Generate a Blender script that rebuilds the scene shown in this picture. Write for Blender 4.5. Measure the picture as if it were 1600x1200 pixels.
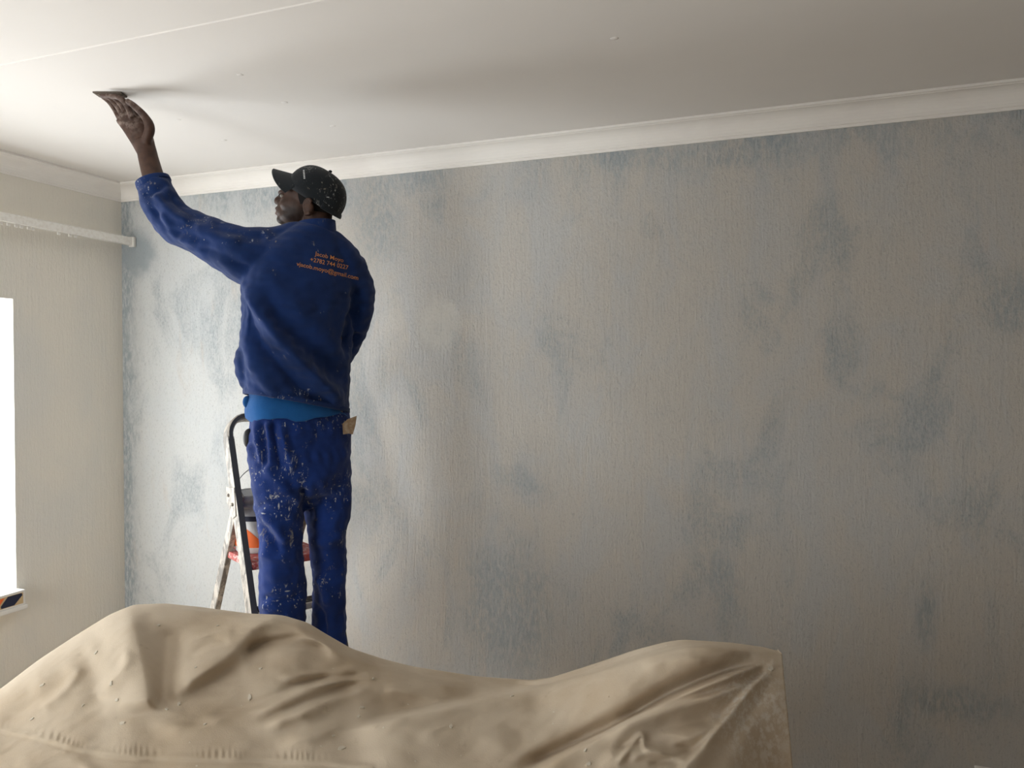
import bpy, bmesh, math, random
import numpy as np
from mathutils import Vector, Matrix
from mathutils.bvhtree import BVHTree
from mathutils import noise as mnoise

random.seed(7); RNG = np.random.default_rng(7)
for o in list(bpy.data.objects): bpy.data.objects.remove(o)
scene = bpy.context.scene
C = scene.collection

# ------------------------------------------------------------------ camera
CAM_Z = 1.53; FPX = 1200.0; YAW = math.radians(20.85); PITCH = math.radians(-1.05)
cam = bpy.data.cameras.new('camera'); cam.sensor_width = 36; cam.lens = 36*FPX/1600
cam.clip_start = 0.02
cam_o = bpy.data.objects.new('camera', cam); C.objects.link(cam_o)
cam_o.location = (0, 0, CAM_Z)
cam_o.rotation_euler = (math.pi/2+PITCH, 0, YAW)
scene.camera = cam_o
CR = cam_o.rotation_euler.to_matrix(); CRn = np.array(CR)
CO = np.array((0, 0, CAM_Z))

# ------------------------------------------------------------------ world, exposure
scene.view_settings.view_transform = 'Standard'; scene.view_settings.look = 'None'
scene.view_settings.gamma = 1; scene.view_settings.use_curve_mapping = False
scene.view_settings.exposure = 0.0
world = bpy.data.worlds.new('world'); scene.world = world; world.use_nodes = True
WB = world.node_tree.nodes['Background']
WB.inputs[0].default_value = (0.96, 1.0, 1.03, 1); WB.inputs[1].default_value = 12.0

# ------------------------------------------------------------------ room numbers
XL, YB, ZC = -3.384, 3.077, 2.50          # left wall, back wall, ceiling
XR, YF = 2.3, -1.35                        # right wall, rear wall (not in view)
WT = 0.22                                 # wall thickness
W1 = dict(y0=1.05, y1=2.475, z0=0.455, z1=1.855)   # window in the left wall
W2 = dict(x0=-3.10, x1=-2.0, z0=0.12, z1=2.15)    # window in the rear wall

def portal(name, loc, rot, sx, sy):
    l = bpy.data.lights.new(name, 'AREA'); l.shape = 'RECTANGLE'; l.size = sx; l.size_y = sy
    l.cycles.is_portal = True
    o = bpy.data.objects.new(name, l); C.objects.link(o); o.location = loc; o.rotation_euler = rot
    return o
portal('daylight_portal', (XL-WT+.002, (W1['y0']+W1['y1'])/2, (W1['z0']+W1['z1'])/2), (0, -math.pi/2, 0),
       W1['z1']-W1['z0'], W1['y1']-W1['y0'])
portal('daylight_portal', ((W2['x0']+W2['x1'])/2, YF-WT+.002, (W2['z0']+W2['z1'])/2), (math.pi/2, 0, 0),
       W2['x1']-W2['x0'], W2['z1']-W2['z0'])

# ------------------------------------------------------------------ helpers
FWD = np.array((-math.sin(YAW), math.cos(YAW), 0)); RGT = np.array((math.cos(YAW), math.sin(YAW), 0))
UP = np.array((0, 0, 1.0))
def P(px, py, d):
    v = CRn @ np.array(((px-800)/FPX, -(py-600)/FPX, -1.0))
    return CO + v*d
def ray(px, py):
    v = CRn @ np.array(((px-800)/FPX, -(py-600)/FPX, -1.0)); return v/np.linalg.norm(v)
def proj(V):
    q = (np.asarray(V)-CO) @ CRn
    return 800-FPX*q[:, 0]/q[:, 2], 600+FPX*q[:, 1]/q[:, 2]
def at_plane(px, py, axis, val):
    r = ray(px, py); t = (val-CO[axis])/r[axis]; return CO+r*t

def tag(o, label=None, cat=None, group=None, kind=None):
    if label: o['label'] = label
    if cat: o['category'] = cat
    if group: o['group'] = group
    if kind: o['kind'] = kind
    return o
def empty(name, loc):
    o = bpy.data.objects.new(name, None); C.objects.link(o); o.location = loc; o.empty_display_size = .1
    return o
def worldpos(o):
    p = Vector((0, 0, 0))
    while o: p = p+o.location; o = o.parent
    return p
def mk(name, V, Fc, mat, parent=None, origin=None, smooth=True):
    V = np.asarray(V, float)
    if origin is None:
        origin = (V.min(0)+V.max(0))/2; origin[2] = V[:, 2].min()
    origin = np.asarray(origin, float)
    me = bpy.data.meshes.new(name); me.from_pydata((V-origin).tolist(), [], [tuple(f) for f in Fc]); me.update()
    if smooth: me.polygons.foreach_set('use_smooth', [True]*len(me.polygons))
    o = bpy.data.objects.new(name, me); C.objects.link(o)
    if mat: me.materials.append(mat)
    if parent:
        o.parent = parent; o.location = Vector(origin)-worldpos(parent)
    else: o.location = origin
    return o
class MB:
    def __init__(s): s.V = []; s.F = []
    def add(s, V, F):
        n = len(s.V); s.V += [tuple(v) for v in V]; s.F += [tuple(i+n for i in f) for f in F]; return s
    def box(s, lo, hi):
        x0, y0, z0 = lo; x1, y1, z1 = hi
        return s.add([(x0,y0,z0),(x1,y0,z0),(x1,y1,z0),(x0,y1,z0),(x0,y0,z1),(x1,y0,z1),(x1,y1,z1),(x0,y1,z1)],
                     [(0,3,2,1),(4,5,6,7),(0,1,5,4),(1,2,6,5),(2,3,7,6),(3,0,4,7)])
    def obox(s, c, ax, ay, az):
        c, ax, ay, az = map(np.asarray, (c, ax, ay, az)); V = []
        for k in (-1, 1):
            for i, j in ((-1,-1),(1,-1),(1,1),(-1,1)): V.append(c+i*ax+j*ay+k*az)
        F = [(0,3,2,1),(4,5,6,7),(0,1,5,4),(1,2,6,5),(2,3,7,6),(3,0,4,7)]
        if np.dot(np.cross(ax, ay), az) < 0: F = [f[::-1] for f in F]
        return s.add(V, F)
    def bar(s, a, b, u, hu, hv):
        """box bar from a to b; u = rough cross axis with half size hu, hv on the third axis"""
        a, b, u = map(np.asarray, (a, b, u)); d = b-a; L = np.linalg.norm(d); d = d/L
        u = u-d*np.dot(u, d); u = u/np.linalg.norm(u); v = np.cross(d, u)
        return s.obox((a+b)/2, u*hu, v*hv, d*L/2)
    def loft(s, rings, caps=True):
        n = len(rings[0]); V = [p for r in rings for p in r]; F = []
        for i in range(len(rings)-1):
            for j in range(n):
                k = (j+1) % n; F.append((i*n+j, i*n+k, (i+1)*n+k, (i+1)*n+j))
        if caps: F.append(tuple(range(n))[::-1]); F.append(tuple((len(rings)-1)*n+j for j in range(n)))
        return s.add(V, F)
    def tube(s, path, rad, n=20, sub=6, caps=True, up=(0, 0, 1)):
        path = np.asarray(path, float); rad = np.asarray(rad, float)
        if rad.ndim == 1: rad = np.stack([rad, rad], 1)
        pts, rs = spline(path, sub), spline(rad, sub)
        rings = []; u = None
        for i in range(len(pts)):
            d = pts[min(i+1, len(pts)-1)]-pts[max(i-1, 0)]; d = d/np.linalg.norm(d)
            if u is None:
                u = np.cross(np.asarray(up, float), d)
                if np.linalg.norm(u) < .1: u = np.cross((1.0, 0, 0), d)
            u = u-d*np.dot(u, d); u /= np.linalg.norm(u); v = np.cross(d, u)
            rings.append([pts[i]+u*rs[i][0]*math.cos(t)+v*rs[i][1]*math.sin(t) for t in np.linspace(0, 2*math.pi, n, endpoint=False)])
        return s.loft(rings, caps)
    def ell(s, c, r, n=20, m=12, rot=None):
        c = np.asarray(c, float); rings = []; V = []; F = []
        for i in range(m+1):
            ph = -math.pi/2+math.pi*i/m
            for j in range(n):
                t = 2*math.pi*j/n
                p = np.array((r[0]*math.cos(ph)*math.cos(t), r[1]*math.cos(ph)*math.sin(t), r[2]*math.sin(ph)))
                if rot is not None: p = rot @ p
                V.append(c+p)
        for i in range(m):
            for j in range(n):
                k = (j+1) % n
                F.append((i*n+j, i*n+k, (i+1)*n+k, (i+1)*n+j))
        return s.add(V, F)
    def mesh(s, name, mat, parent=None, origin=None, smooth=True):
        return mk(name, s.V, s.F, mat, parent, origin, smooth)
def spline(p, sub):
    p = np.asarray(p, float); out = []
    n = len(p)
    if n == 2:
        return np.array([p[0]+(p[1]-p[0])*t for t in np.linspace(0, 1, sub+1)])
    for i in range(n-1):
        p0 = p[i-1] if i else 2*p[0]-p[1]; p1 = p[i]; p2 = p[i+1]; p3 = p[i+2] if i+2 < n else 2*p[-1]-p[-2]
        for k in range(sub):
            t = k/sub
            out.append(.5*((2*p1)+(-p0+p2)*t+(2*p0-5*p1+4*p2-p3)*t*t+(-p0+3*p1-3*p2+p3)*t**3))
    out.append(p[-1]); return np.array(out)
def bevel(o, w, seg=2, angle=40):
    m = o.modifiers.new('bevel', 'BEVEL'); m.width = w; m.segments = seg; m.limit_method = 'ANGLE'; m.angle_limit = math.radians(angle)
    return o
def remesh(mb, voxel, smooth=4, fac=.5):
    """union the overlapping closed lofts into one continuous surface, return V, F arrays"""
    me = bpy.data.meshes.new('tmp'); me.from_pydata([tuple(v) for v in mb.V], [], mb.F); me.update()
    bm = bmesh.new(); bm.from_mesh(me); bmesh.ops.remove_doubles(bm, verts=bm.verts, dist=1e-6)
    bmesh.ops.recalc_face_normals(bm, faces=bm.faces); bm.to_mesh(me); bm.free()
    o = bpy.data.objects.new('tmp', me); C.objects.link(o)
    r = o.modifiers.new('r', 'REMESH'); r.mode = 'VOXEL'; r.voxel_size = voxel
    if smooth:
        sm = o.modifiers.new('s', 'SMOOTH'); sm.factor = fac; sm.iterations = smooth
    dg = bpy.context.evaluated_depsgraph_get(); dg.update()
    m2 = bpy.data.meshes.new_from_object(o.evaluated_get(dg))
    V = np.empty(len(m2.vertices)*3); m2.vertices.foreach_get('co', V); V = V.reshape(-1, 3)
    F = [tuple(p.vertices) for p in m2.polygons]
    bpy.data.objects.remove(o); bpy.data.meshes.remove(me); bpy.data.meshes.remove(m2)
    return V, F
def vnormals(V, F):
    N = np.zeros_like(V); Q = np.array([f if len(f) == 4 else (f[0], f[1], f[2], f[2]) for f in F])
    n = np.cross(V[Q[:, 2]]-V[Q[:, 0]], V[Q[:, 3]]-V[Q[:, 1]])
    for k in range(4): np.add.at(N, Q[:, k], n)
    return N/np.maximum(np.linalg.norm(N, axis=1, keepdims=True), 1e-12)
def fold_field(X, Y, poly, wp, wn, taper=True):
    """gaussian ridge along a polyline; wp/wn widths on the two sides"""
    poly = spline(np.asarray(poly, float), 8)
    best = np.full(X.shape, 1e9); sg = np.zeros(X.shape); tt = np.zeros(X.shape); L = 0
    seg = np.linalg.norm(np.diff(poly, axis=0), axis=1); tot = seg.sum()
    for i in range(len(poly)-1):
        a, b = poly[i], poly[i+1]; d = b-a; l2 = (d*d).sum()
        t = np.clip(((X-a[0])*d[0]+(Y-a[1])*d[1])/l2, 0, 1)
        dx, dy = X-(a[0]+t*d[0]), Y-(a[1]+t*d[1]); dist = np.hypot(dx, dy)
        m = dist < best
        cr = d[0]*(Y-a[1])-d[1]*(X-a[0])
        best = np.where(m, dist, best); sg = np.where(m, np.sign(cr), sg); tt = np.where(m, (L+t*seg[i])/tot, tt); L += seg[i]
    w = np.where(sg > 0, wp, wn)
    f = np.exp(-(best/w)**2)
    if taper:
        k = np.clip(np.minimum(tt, 1-tt)*6, 0, 1); f = f*k*k*(3-2*k)
    return f, best*sg, tt*tot
def wnoise(V, scale, seed=0, stretch=(1, 1, 1)):
    """cheap smooth vector noise: sums of random sines"""
    r = np.random.default_rng(seed); Q = V*np.asarray(stretch)*scale; out = np.zeros(len(V))
    for k in range(14):
        w = r.normal(size=3); w = w/np.linalg.norm(w)*r.uniform(.5, 1.6)
        out += np.sin(Q @ w*2*math.pi+r.uniform(0, 6.28))
    return out/math.sqrt(7)

# ------------------------------------------------------------------ materials
class NT:
    def __init__(s, name, rough=.8, spec=.3, metal=0):
        s.m = bpy.data.materials.new(name); s.m.use_nodes = True; s.t = s.m.node_tree
        s.b = s.t.nodes['Principled BSDF']; s.b.inputs['Roughness'].default_value = rough
        s.b.inputs['Specular IOR Level'].default_value = spec; s.b.inputs['Metallic'].default_value = metal
        s._pos = None
    def n(s, typ, **kw):
        nd = s.t.nodes.new(typ)
        for k, v in kw.items(): setattr(nd, k, v)
        return nd
    def l(s, a, b): s.t.links.new(a, b)
    def pos(s):
        if s._pos is None: s._pos = s.n('ShaderNodeNewGeometry').outputs['Position']
        return s._pos
    def mapped(s, scale=(1, 1, 1), loc=(0, 0, 0), rot=(0, 0, 0)):
        m = s.n('ShaderNodeMapping'); m.inputs['Scale'].default_value = scale; m.inputs['Location'].default_value = loc
        m.inputs['Rotation'].default_value = rot
        s.l(s.pos(), m.inputs['Vector']); return m.outputs[0]
    def noise(s, scale, detail=4, rough=.55, st=(1, 1, 1), loc=(0, 0, 0), dist=0, rot=(.5, .7, .4)):
        t = s.n('ShaderNodeTexNoise'); t.inputs['Scale'].default_value = scale; t.inputs['Detail'].default_value = detail
        t.inputs['Roughness'].default_value = rough; t.inputs['Distortion'].default_value = dist
        s.l(s.mapped(st, loc, rot), t.inputs['Vector']); return t.outputs['Fac']
    def vor(s, scale, st=(1, 1, 1), loc=(0, 0, 0), rot=(0, 0, 0), feature='F1', rnd=1):
        t = s.n('ShaderNodeTexVoronoi'); t.feature = feature; t.inputs['Scale'].default_value = scale
        t.inputs['Randomness'].default_value = rnd
        s.l(s.mapped(st, loc, rot), t.inputs['Vector']); return t.outputs['Distance']
    def ramp(s, fac, lo, hi, a=0.0, b=1.0):
        r = s.n('ShaderNodeMapRange'); r.inputs['From Min'].default_value = lo; r.inputs['From Max'].default_value = hi
        r.inputs['To Min'].default_value = a; r.inputs['To Max'].default_value = b; r.interpolation_type = 'SMOOTHSTEP'
        s.l(fac, r.inputs['Value']); return r.outputs['Result']
    def math(s, op, a, b=0.0):
        m = s.n('ShaderNodeMath', operation=op)
        for i, v in enumerate((a, b)):
            if isinstance(v, (int, float)): m.inputs[i].default_value = v
            else: s.l(v, m.inputs[i])
        return m.outputs[0]
    def mul(s, a, b): return s.math('MULTIPLY', a, b)
    def add(s, a, b): return s.math('ADD', a, b)
    def mx(s, a, b): return s.math('MAXIMUM', a, b)
    def xyz(s):
        x = s.n('ShaderNodeSeparateXYZ'); s.l(s.pos(), x.inputs[0]); return x.outputs
    def mix(s, fac, a, b):
        m = s.n('ShaderNodeMix', data_type='RGBA')
        if isinstance(fac, (int, float)): m.inputs[0].default_value = fac
        else: s.l(fac, m.inputs[0])
        for i, v in ((6, a), (7, b)):
            if isinstance(v, tuple): m.inputs[i].default_value = (*v, 1)
            else: s.l(v, m.inputs[i])
        return m.outputs[2]
    def col(s, c):
        if isinstance(c, tuple): s.b.inputs['Base Color'].default_value = (*c, 1)
        else: s.l(c, s.b.inputs['Base Color'])
        return s
    def bump(s, h, strength=.3, dist=.002):
        b = s.n('ShaderNodeBump'); b.inputs['Strength'].default_value = strength; b.inputs['Distance'].default_value = dist
        s.l(h, b.inputs['Height']); s.l(b.outputs[0], s.b.inputs['Normal']); return s
    def ellmask(s, c, r, soft=.25, wob=.0, nscale=12):
        """1 inside an ellipsoid round c (a stain / patch with its own place)"""
        m = s.n('ShaderNodeMapping', vector_type='POINT')
        sc = [1/x for x in r]; m.inputs['Scale'].default_value = sc; m.inputs['Location'].default_value = [-c[i]*sc[i] for i in range(3)]
        s.l(s.pos(), m.inputs['Vector'])
        ln = s.n('ShaderNodeVectorMath', operation='LENGTH'); s.l(m.outputs[0], ln.inputs[0]); d = ln.outputs['Value']
        if wob: d = s.add(d, s.mul(s.math('SUBTRACT', s.noise(nscale, 3), .5), wob))
        return s.ramp(d, 1+soft, 1-soft, 0, 1)

def rgb(r, g, b):
    f = lambda c: (c/255/12.92) if c/255 <= .04045 else ((c/255+.055)/1.055)**2.4
    return (f(r), f(g), f(b))

def plain(name, c, rough=.6, spec=.3, metal=0, nz=None):
    t = NT(name, rough, spec, metal)
    if nz: t.col(t.mix(t.ramp(t.noise(nz[0], 5), .4, .65), c, nz[1]))
    else: t.col(c)
    return t.m

def wall_back_mat():
    t = NT('sanded_blue_grey_plaster', .92, .15)
    x, y, z = t.xyz()
    grain = t.noise(130, 4, .7, (1, 1, .6)); grain2 = t.noise(70, 5, .65, (1, 1, .4), (3, 1, 2))
    big = t.noise(2.3, 5, .62, (1.25, 1, .75), (5, 0, 1), .8)
    big2 = t.noise(4.5, 5, .6, (1.2, 1, .6), (1, 7, 4), .7)
    c = t.mix(t.ramp(big2, .38, .66), (.53, .50, .455), (.50, .495, .48))
    left = t.ramp(x, -1.9, -3.0)                                      # cleaner blue-white coat next to the corner
    c = t.mix(t.mul(left, .7), c, (.64, .67, .675))
    blue = t.mul(t.ramp(big, .50, .68), t.ramp(t.add(grain, t.mul(grain2, .8)), .72, 1.05, .35, 1))
    blue = t.mul(blue, .55)
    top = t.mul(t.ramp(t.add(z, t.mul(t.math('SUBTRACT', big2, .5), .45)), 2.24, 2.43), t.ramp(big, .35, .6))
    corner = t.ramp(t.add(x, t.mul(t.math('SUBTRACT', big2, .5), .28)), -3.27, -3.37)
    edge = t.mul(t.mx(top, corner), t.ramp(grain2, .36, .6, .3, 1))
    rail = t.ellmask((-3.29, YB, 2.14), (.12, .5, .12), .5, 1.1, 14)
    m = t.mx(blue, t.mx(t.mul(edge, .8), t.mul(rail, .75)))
    for (px, py, rx, rz) in ((1165, 240, .16, .05), (1125, 900, .05, .1), (1580, 470, .09, .1), (1448, 960, .03, .12), (590, 330, .12, .25), (790, 950, .2, .28), (1490, 1100, .16, .06)):
        w = at_plane(px, py, 1, YB)
        m = t.mx(m, t.mul(t.mul(t.ellmask(tuple(w), (rx, .5, rz), .6, 1.0, 9), t.ramp(grain2, .34, .62, .2, 1)), .6))
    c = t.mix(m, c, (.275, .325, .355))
    tan = t.ramp(t.noise(7, 4, .6, (1.4, 1, .35), (9, 2, 6), .4), .58, .74)
    c = t.mix(t.mul(tan, .35), c, (.56, .49, .42))
    pw = at_plane(683, 508, 1, YB)
    patch = t.ellmask(tuple(pw), (.098, .5, .118), .42, .6, 7)
    c = t.mix(t.mul(patch, .6), c, (.57, .545, .49))
    c = t.mix(t.ramp(grain, .52, .72, 0, .35), c, (.25, .25, .25))
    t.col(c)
    st = t.noise(95, 6, .65, (1, 1, .09), (2, 2, 2), .5); st2 = t.noise(45, 5, .6, (1, 1, .07), (8, 2, 2), .5)
    h = t.add(t.add(t.mul(st, 1.2), t.mul(st2, .7)), t.mul(grain, 1.5))
    flat = t.ramp(patch, 0, 1, 1, .25)
    t.bump(t.mul(h, flat), .5, .006)
    return t.m
def wall_side_mat():
    t = NT('sanded_greige_plaster', .92, .15)
    grain = t.noise(130, 4, .65, (1, 1, .4)); big = t.noise(3, 5, .6, (1, 1.2, .5), (2, 4, 0), .5)
    c = t.mix(t.ramp(big, .38, .66), (.79, .75, .665), (.745, .72, .655))
    c = t.mix(t.ramp(t.noise(1.7, 3, .5, (1, 1, .8), (7, 1, 3)), .52, .72, 0, .5), c, (.70, .70, .67))
    c = t.mix(t.ramp(grain, .6, .8, 0, .2), c, (.3, .28, .25)); t.col(c)
    t.bump(t.add(t.noise(70, 6, .6, (1, 1, .07)), t.mul(grain, 1.0)), .4, .005)
    return t.m
def ceiling_mat():
    t = NT('white_ceiling_paint', .85, .2)
    c = t.mix(t.ramp(t.noise(2.2, 4), .4, .7, 0, .35), (.82, .79, .75), (.78, .75, .71))
    t.col(c); t.bump(t.noise(60, 4), .08, .001); return t.m
def cornice_mat():
    t = NT('cream_cornice_paint', .75, .25)
    c = t.mix(t.ramp(t.noise(5, 5), .42, .68, 0, .5), (.86, .83, .78), (.80, .76, .72)); t.col(c)
    t.bump(t.noise(25, 4), .1, .002); return t.m
def canvas_mat():
    t = NT('cotton_canvas', .95, .1)
    big = t.noise(3, 5, .6); fine = t.noise(420, 2, .5)
    c = t.mix(t.ramp(big, .38, .68), (.63, .535, .415), (.54, .435, .315))
    c = t.mix(t.ramp(t.noise(14, 6, .7, (1, 1, 1), (4, 4, 4)), .60, .78, 0, .4), c, (.33, .245, .155))
    dw = P(1190, 1120, 1.62)
    dust = t.mul(t.ellmask(tuple(dw), (.09, .12, .11), .6, .8, 20), t.ramp(t.noise(60, 6, .7), .42, .62))
    c = t.mix(t.mul(dust, .7), c, (.75, .71, .64))
    specks = t.ramp(t.vor(34, (1, 1, 1), (1, 2, 3)), .10, .05)
    specks = t.mul(specks, t.ramp(t.noise(11, 2, .5, (1, 1, 1), (7, 7, 7)), .55, .6))
    c = t.mix(t.mul(specks, .8), c, (.73, .67, .57))
    brown = t.mul(t.ramp(t.vor(27, (1, 1, 1), (5, 2, 9)), .075, .03), t.ramp(t.noise(9, 2, .5, (1, 1, 1), (1, 5, 2)), .6, .65))
    c = t.mix(t.mul(brown, .8), c, (.13, .07, .04))
    t.col(c)
    t.bump(t.add(t.mul(fine, .4), t.add(t.noise(28, 5, .6, (1, 1, 1), (0, 3, 0), .8), t.mul(specks, .6))), .35, .003)
    return t.m
def cloth_mat(name, c, c2, splat=0, rough=.9, seed=0, spots=()):
    t = NT(name, rough, .15)
    col = t.mix(t.ramp(t.noise(9, 4, .6, (1, 1, 1), (seed, 0, 0)), .35, .7), c, c2)
    wr = t.noise(17, 4, .6, (1, 1, .8), (seed, 2, 0), .6)
    h = t.add(t.noise(600, 1), t.mul(wr, 2.5))
    if splat:
        zone = t.mul(t.ramp(t.noise(7, 3, .6, (1, 1, .8), (seed, 8, 3)), .45, .62), splat)
        for c0, r0, a0 in spots: zone = t.mx(zone, t.mul(t.ellmask(c0, r0, .6, .8, 14), a0))
        f1 = t.mul(t.ramp(t.vor(75, (1, 1, .7), (seed, 1, 0), (.35, .3, .2)), .24, .14), t.ramp(t.noise(60, 4, .7, (1, 1, 1), (3, seed, 0)), .50, .56))
        f2 = t.ramp(t.noise(34, 7, .8, (1, 1, .5), (seed, 5, 1), 1.6), .585, .62)
        f3 = t.mul(t.ramp(t.vor(34, (1.6, 1.6, .38), (2, seed, 5), (.5, .6, .1)), .20, .10), t.ramp(t.noise(80, 5, .75, (1, 1, 1), (1, 1, seed)), .46, .53))
        f4 = t.mul(t.ramp(t.vor(30, (.4, .4, 1.8), (2, seed, 9), (.4, -.5, .6)), .17, .09), t.ramp(t.noise(70, 5, .75, (1, 1, 1), (4, 1, seed)), .48, .54))
        lim = t.math('SUBTRACT', 1.0, zone)
        gate = t.ramp(t.math('SUBTRACT', t.noise(24, 3, .6, (1, 1, 1), (seed, 2, 6)), t.mul(lim, .42)), .22, .34)
        sp = t.mul(t.mx(t.mx(f1, f2), t.mx(f3, f4)), gate)
        tone = t.ramp(t.noise(13, 2, .5, (1, 1, 1), (seed, 3, 3)), .4, .6)
        col = t.mix(t.mul(sp, .85), col, t.mix(tone, (.50, .52, .52), (.20, .18, .145)))
        h = t.add(h, t.mul(sp, 1.2))
    t.col(col); t.bump(h, .35, .003)
    t.b.inputs['Sheen Weight'].default_value = .15
    return t.m
def skin_mat():
    t = NT('dark_brown_skin', .55, .35)
    c = t.mix(t.ramp(t.noise(40, 4), .35, .7), (.070, .034, .022), (.047, .023, .015))
    t.col(c); t.bump(t.noise(260, 3), .12, .001); return t
def dirty_alu():
    t = NT('paint_spattered_aluminium', .55, .4)
    m = t.ramp(t.noise(30, 6, .7, (1, 1, .45), (0, 0, 0), .5), .42, .56)
    c = t.mix(m, (.20, .185, .165), (.50, .455, .395))
    c = t.mix(t.ramp(t.noise(55, 5, .7, (1, 1, .5), (4, 4, 4)), .64, .70), c, (.10, .095, .09)); t.col(c)
    t.b.inputs['Metallic'].default_value = .15
    t.bump(t.noise(45, 5), .3, .002); return t.m
def red_tread():
    t = NT('worn_red_platform', .6, .3)
    m = t.ramp(t.noise(34, 6, .7), .5, .62)
    t.col(t.mix(m, (.42, .085, .07), (.60, .50, .46))); t.bump(t.noise(45, 5), .3, .002); return t.m
def glass_mat():
    m = bpy.data.materials.new('window_glass'); m.use_nodes = True; t = m.node_tree; t.nodes.clear()
    o = t.nodes.new('ShaderNodeOutputMaterial'); mx = t.nodes.new('ShaderNodeMixShader')
    a = t.nodes.new('ShaderNodeBsdfTransparent'); g = t.nodes.new('ShaderNodeBsdfGlossy'); g.inputs['Roughness'].default_value = .02
    mx.inputs[0].default_value = .06
    t.links.new(a.outputs[0], mx.inputs[1]); t.links.new(g.outputs[0], mx.inputs[2]); t.links.new(mx.outputs[0], o.inputs[0]); return m
def floor_mat():
    t = NT('dusty_wood_floor', .7, .3)
    t.col(t.mix(t.ramp(t.noise(6, 5, .6, (1, 6, 1)), .4, .65), (.52, .41, .30), (.42, .32, .22))); return t.m

M = dict(wb=wall_back_mat(), ws=wall_side_mat(), ceil=ceiling_mat(), corn=cornice_mat(), canvas=canvas_mat(),
         floor=floor_mat(), glass=glass_mat(), alu=dirty_alu(), red=red_tread(),
         white_wall=plain('primed_white_wall', (.56, .52, .465), .9, .2),
         white=plain('white_gloss_paint', (.75, .74, .71), .4, .4),
         rail=plain('cream_painted_rail', (.85, .83, .78), .5, .35, 0, (60, (.78, .75, .69))),
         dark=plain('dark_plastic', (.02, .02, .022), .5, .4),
         rail_shade=plain('shade_dark_metal', (.09, .088, .086), .5, .4, .3),  # unpainted metal, darkened so the ladder's front faces look in shade
         rubber=plain('black_rubber', (.02, .02, .02), .8, .2),
         jacket=cloth_mat('navy_work_jacket', (.008, .029, .125), (.006, .022, .092), .12, .9, 3,
             [(tuple(P(235, 300, 2.66)), (.07, .1, .06), .8), (tuple(P(310, 350, 2.6)), (.12, .12, .05), .6), (tuple(P(405, 372, 2.62)), (.07, .12, .07), .45), (tuple(P(455, 620, 2.6)), (.10, .12, .03), .7)]),
         sleeve=None,
         trousers=cloth_mat('navy_work_trousers', (.008, .032, .175), (.006, .024, .130), .35, .9, 11,
             [(tuple(P(418, 765, 2.6)), (.12, .2, .20), .95), (tuple(P(437, 938, 2.6)), (.07, .15, .05), .9), (tuple(P(512, 905, 2.7)), (.07, .15, .08), .7), (tuple(P(530, 770, 2.7)), (.07, .15, .07), .7), (tuple(P(500, 655, 2.65)), (.14, .15, .05), .75)]),
         shirt=cloth_mat('bright_blue_cotton', (.009, .095, .30), (.008, .075, .24), 0, .9, 5),
         cap=cloth_mat('black_cap_cotton', (.014, .018, .022), (.010, .013, .016), .9, .85, 8, [(tuple(P(520, 300, 2.66)), (.06, .12, .07), .95), (tuple(P(492, 262, 2.7)), (.07, .12, .03), .9)]),
         orange=plain('orange_print', (.62, .27, .10), .8, .2),
         whiteprint=plain('white_print', (.62, .64, .64), .8, .2),
         hair=plain('black_hair', (.008, .007, .007), .8, .2),
         eye=plain('eye_white', (.28, .25, .22), .2, .5),
         iris=plain('dark_iris', (.012, .008, .006), .2, .5),
         shoe=plain('black_work_leather', (.02, .019, .018), .55, .4, 0, (40, (.12, .11, .10))),
         sand=plain('grey_brown_sandpaper', (.13, .105, .085), .95, .1, 0, (300, (.20, .17, .14))),
         bucket=plain('white_bucket_plastic', (.70, .71, .70), .45, .4, 0, (18, (.60, .60, .58))),
         rim=plain('dirty_grey_rim', (.42, .42, .41), .6, .3, 0, (22, (.60, .60, .58))),
         navyband=plain('navy_label', (.015, .02, .05), .5, .3),
         orangelabel=plain('orange_label', (.80, .16, .035), .5, .3),
         wire=plain('galvanised_wire', (.55, .55, .54), .4, .5, .6),
         blade=plain('plaster_caked_scraper', (.20, .13, .075), .85, .2, 0, (70, (.27, .205, .14))),
         tanbox=plain('tan_card', (.56, .43, .25), .7, .2),
         flake=plain('dried_plaster', (.66, .60, .50), .9, .1),
         black=plain('dark_cavity', (.012, .011, .01), .9, .1))
SK = skin_mat()
M['skin'] = SK.m

# ------------------------------------------------------------------ the room
def struct(o): return tag(o, kind='structure')
b = MB().box((XL-WT, YF-WT, -.1), (XR+WT, YB+WT, 0)); struct(b.mesh('floor', M['floor'], smooth=False))
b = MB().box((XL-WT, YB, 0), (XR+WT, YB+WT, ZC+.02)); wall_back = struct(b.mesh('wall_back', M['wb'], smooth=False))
# left wall round its window
b = MB(); y0, y1, z0, z1 = W1['y0'], W1['y1'], W1['z0'], W1['z1']
b.box((XL-WT, YF-WT, 0), (XL, y0, ZC+.02)).box((XL-WT, y1, 0), (XL, YB, ZC+.02)).box((XL-WT, y0, 0), (XL, y1, z0)).box((XL-WT, y0, z1), (XL, y1, ZC+.02))
struct(b.mesh('wall_left', M['ws'], smooth=False))
b = MB().box((XR, YF-WT, 0), (XR+WT, YB, ZC+.02)); struct(b.mesh('wall_right', M['white_wall'], smooth=False))
b = MB(); x0, x1, z0, z1 = W2['x0'], W2['x1'], W2['z0'], W2['z1']
b.box((XL, YF-WT, 0), (x0, YF, ZC+.02)).box((x1, YF-WT, 0), (XR, YF, ZC+.02)).box((x0, YF-WT, 0), (x1, YF, z0)).box((x0, YF-WT, z1), (x1, YF, ZC+.02))
struct(b.mesh('wall_rear', M['white_wall'], smooth=False))
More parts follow.
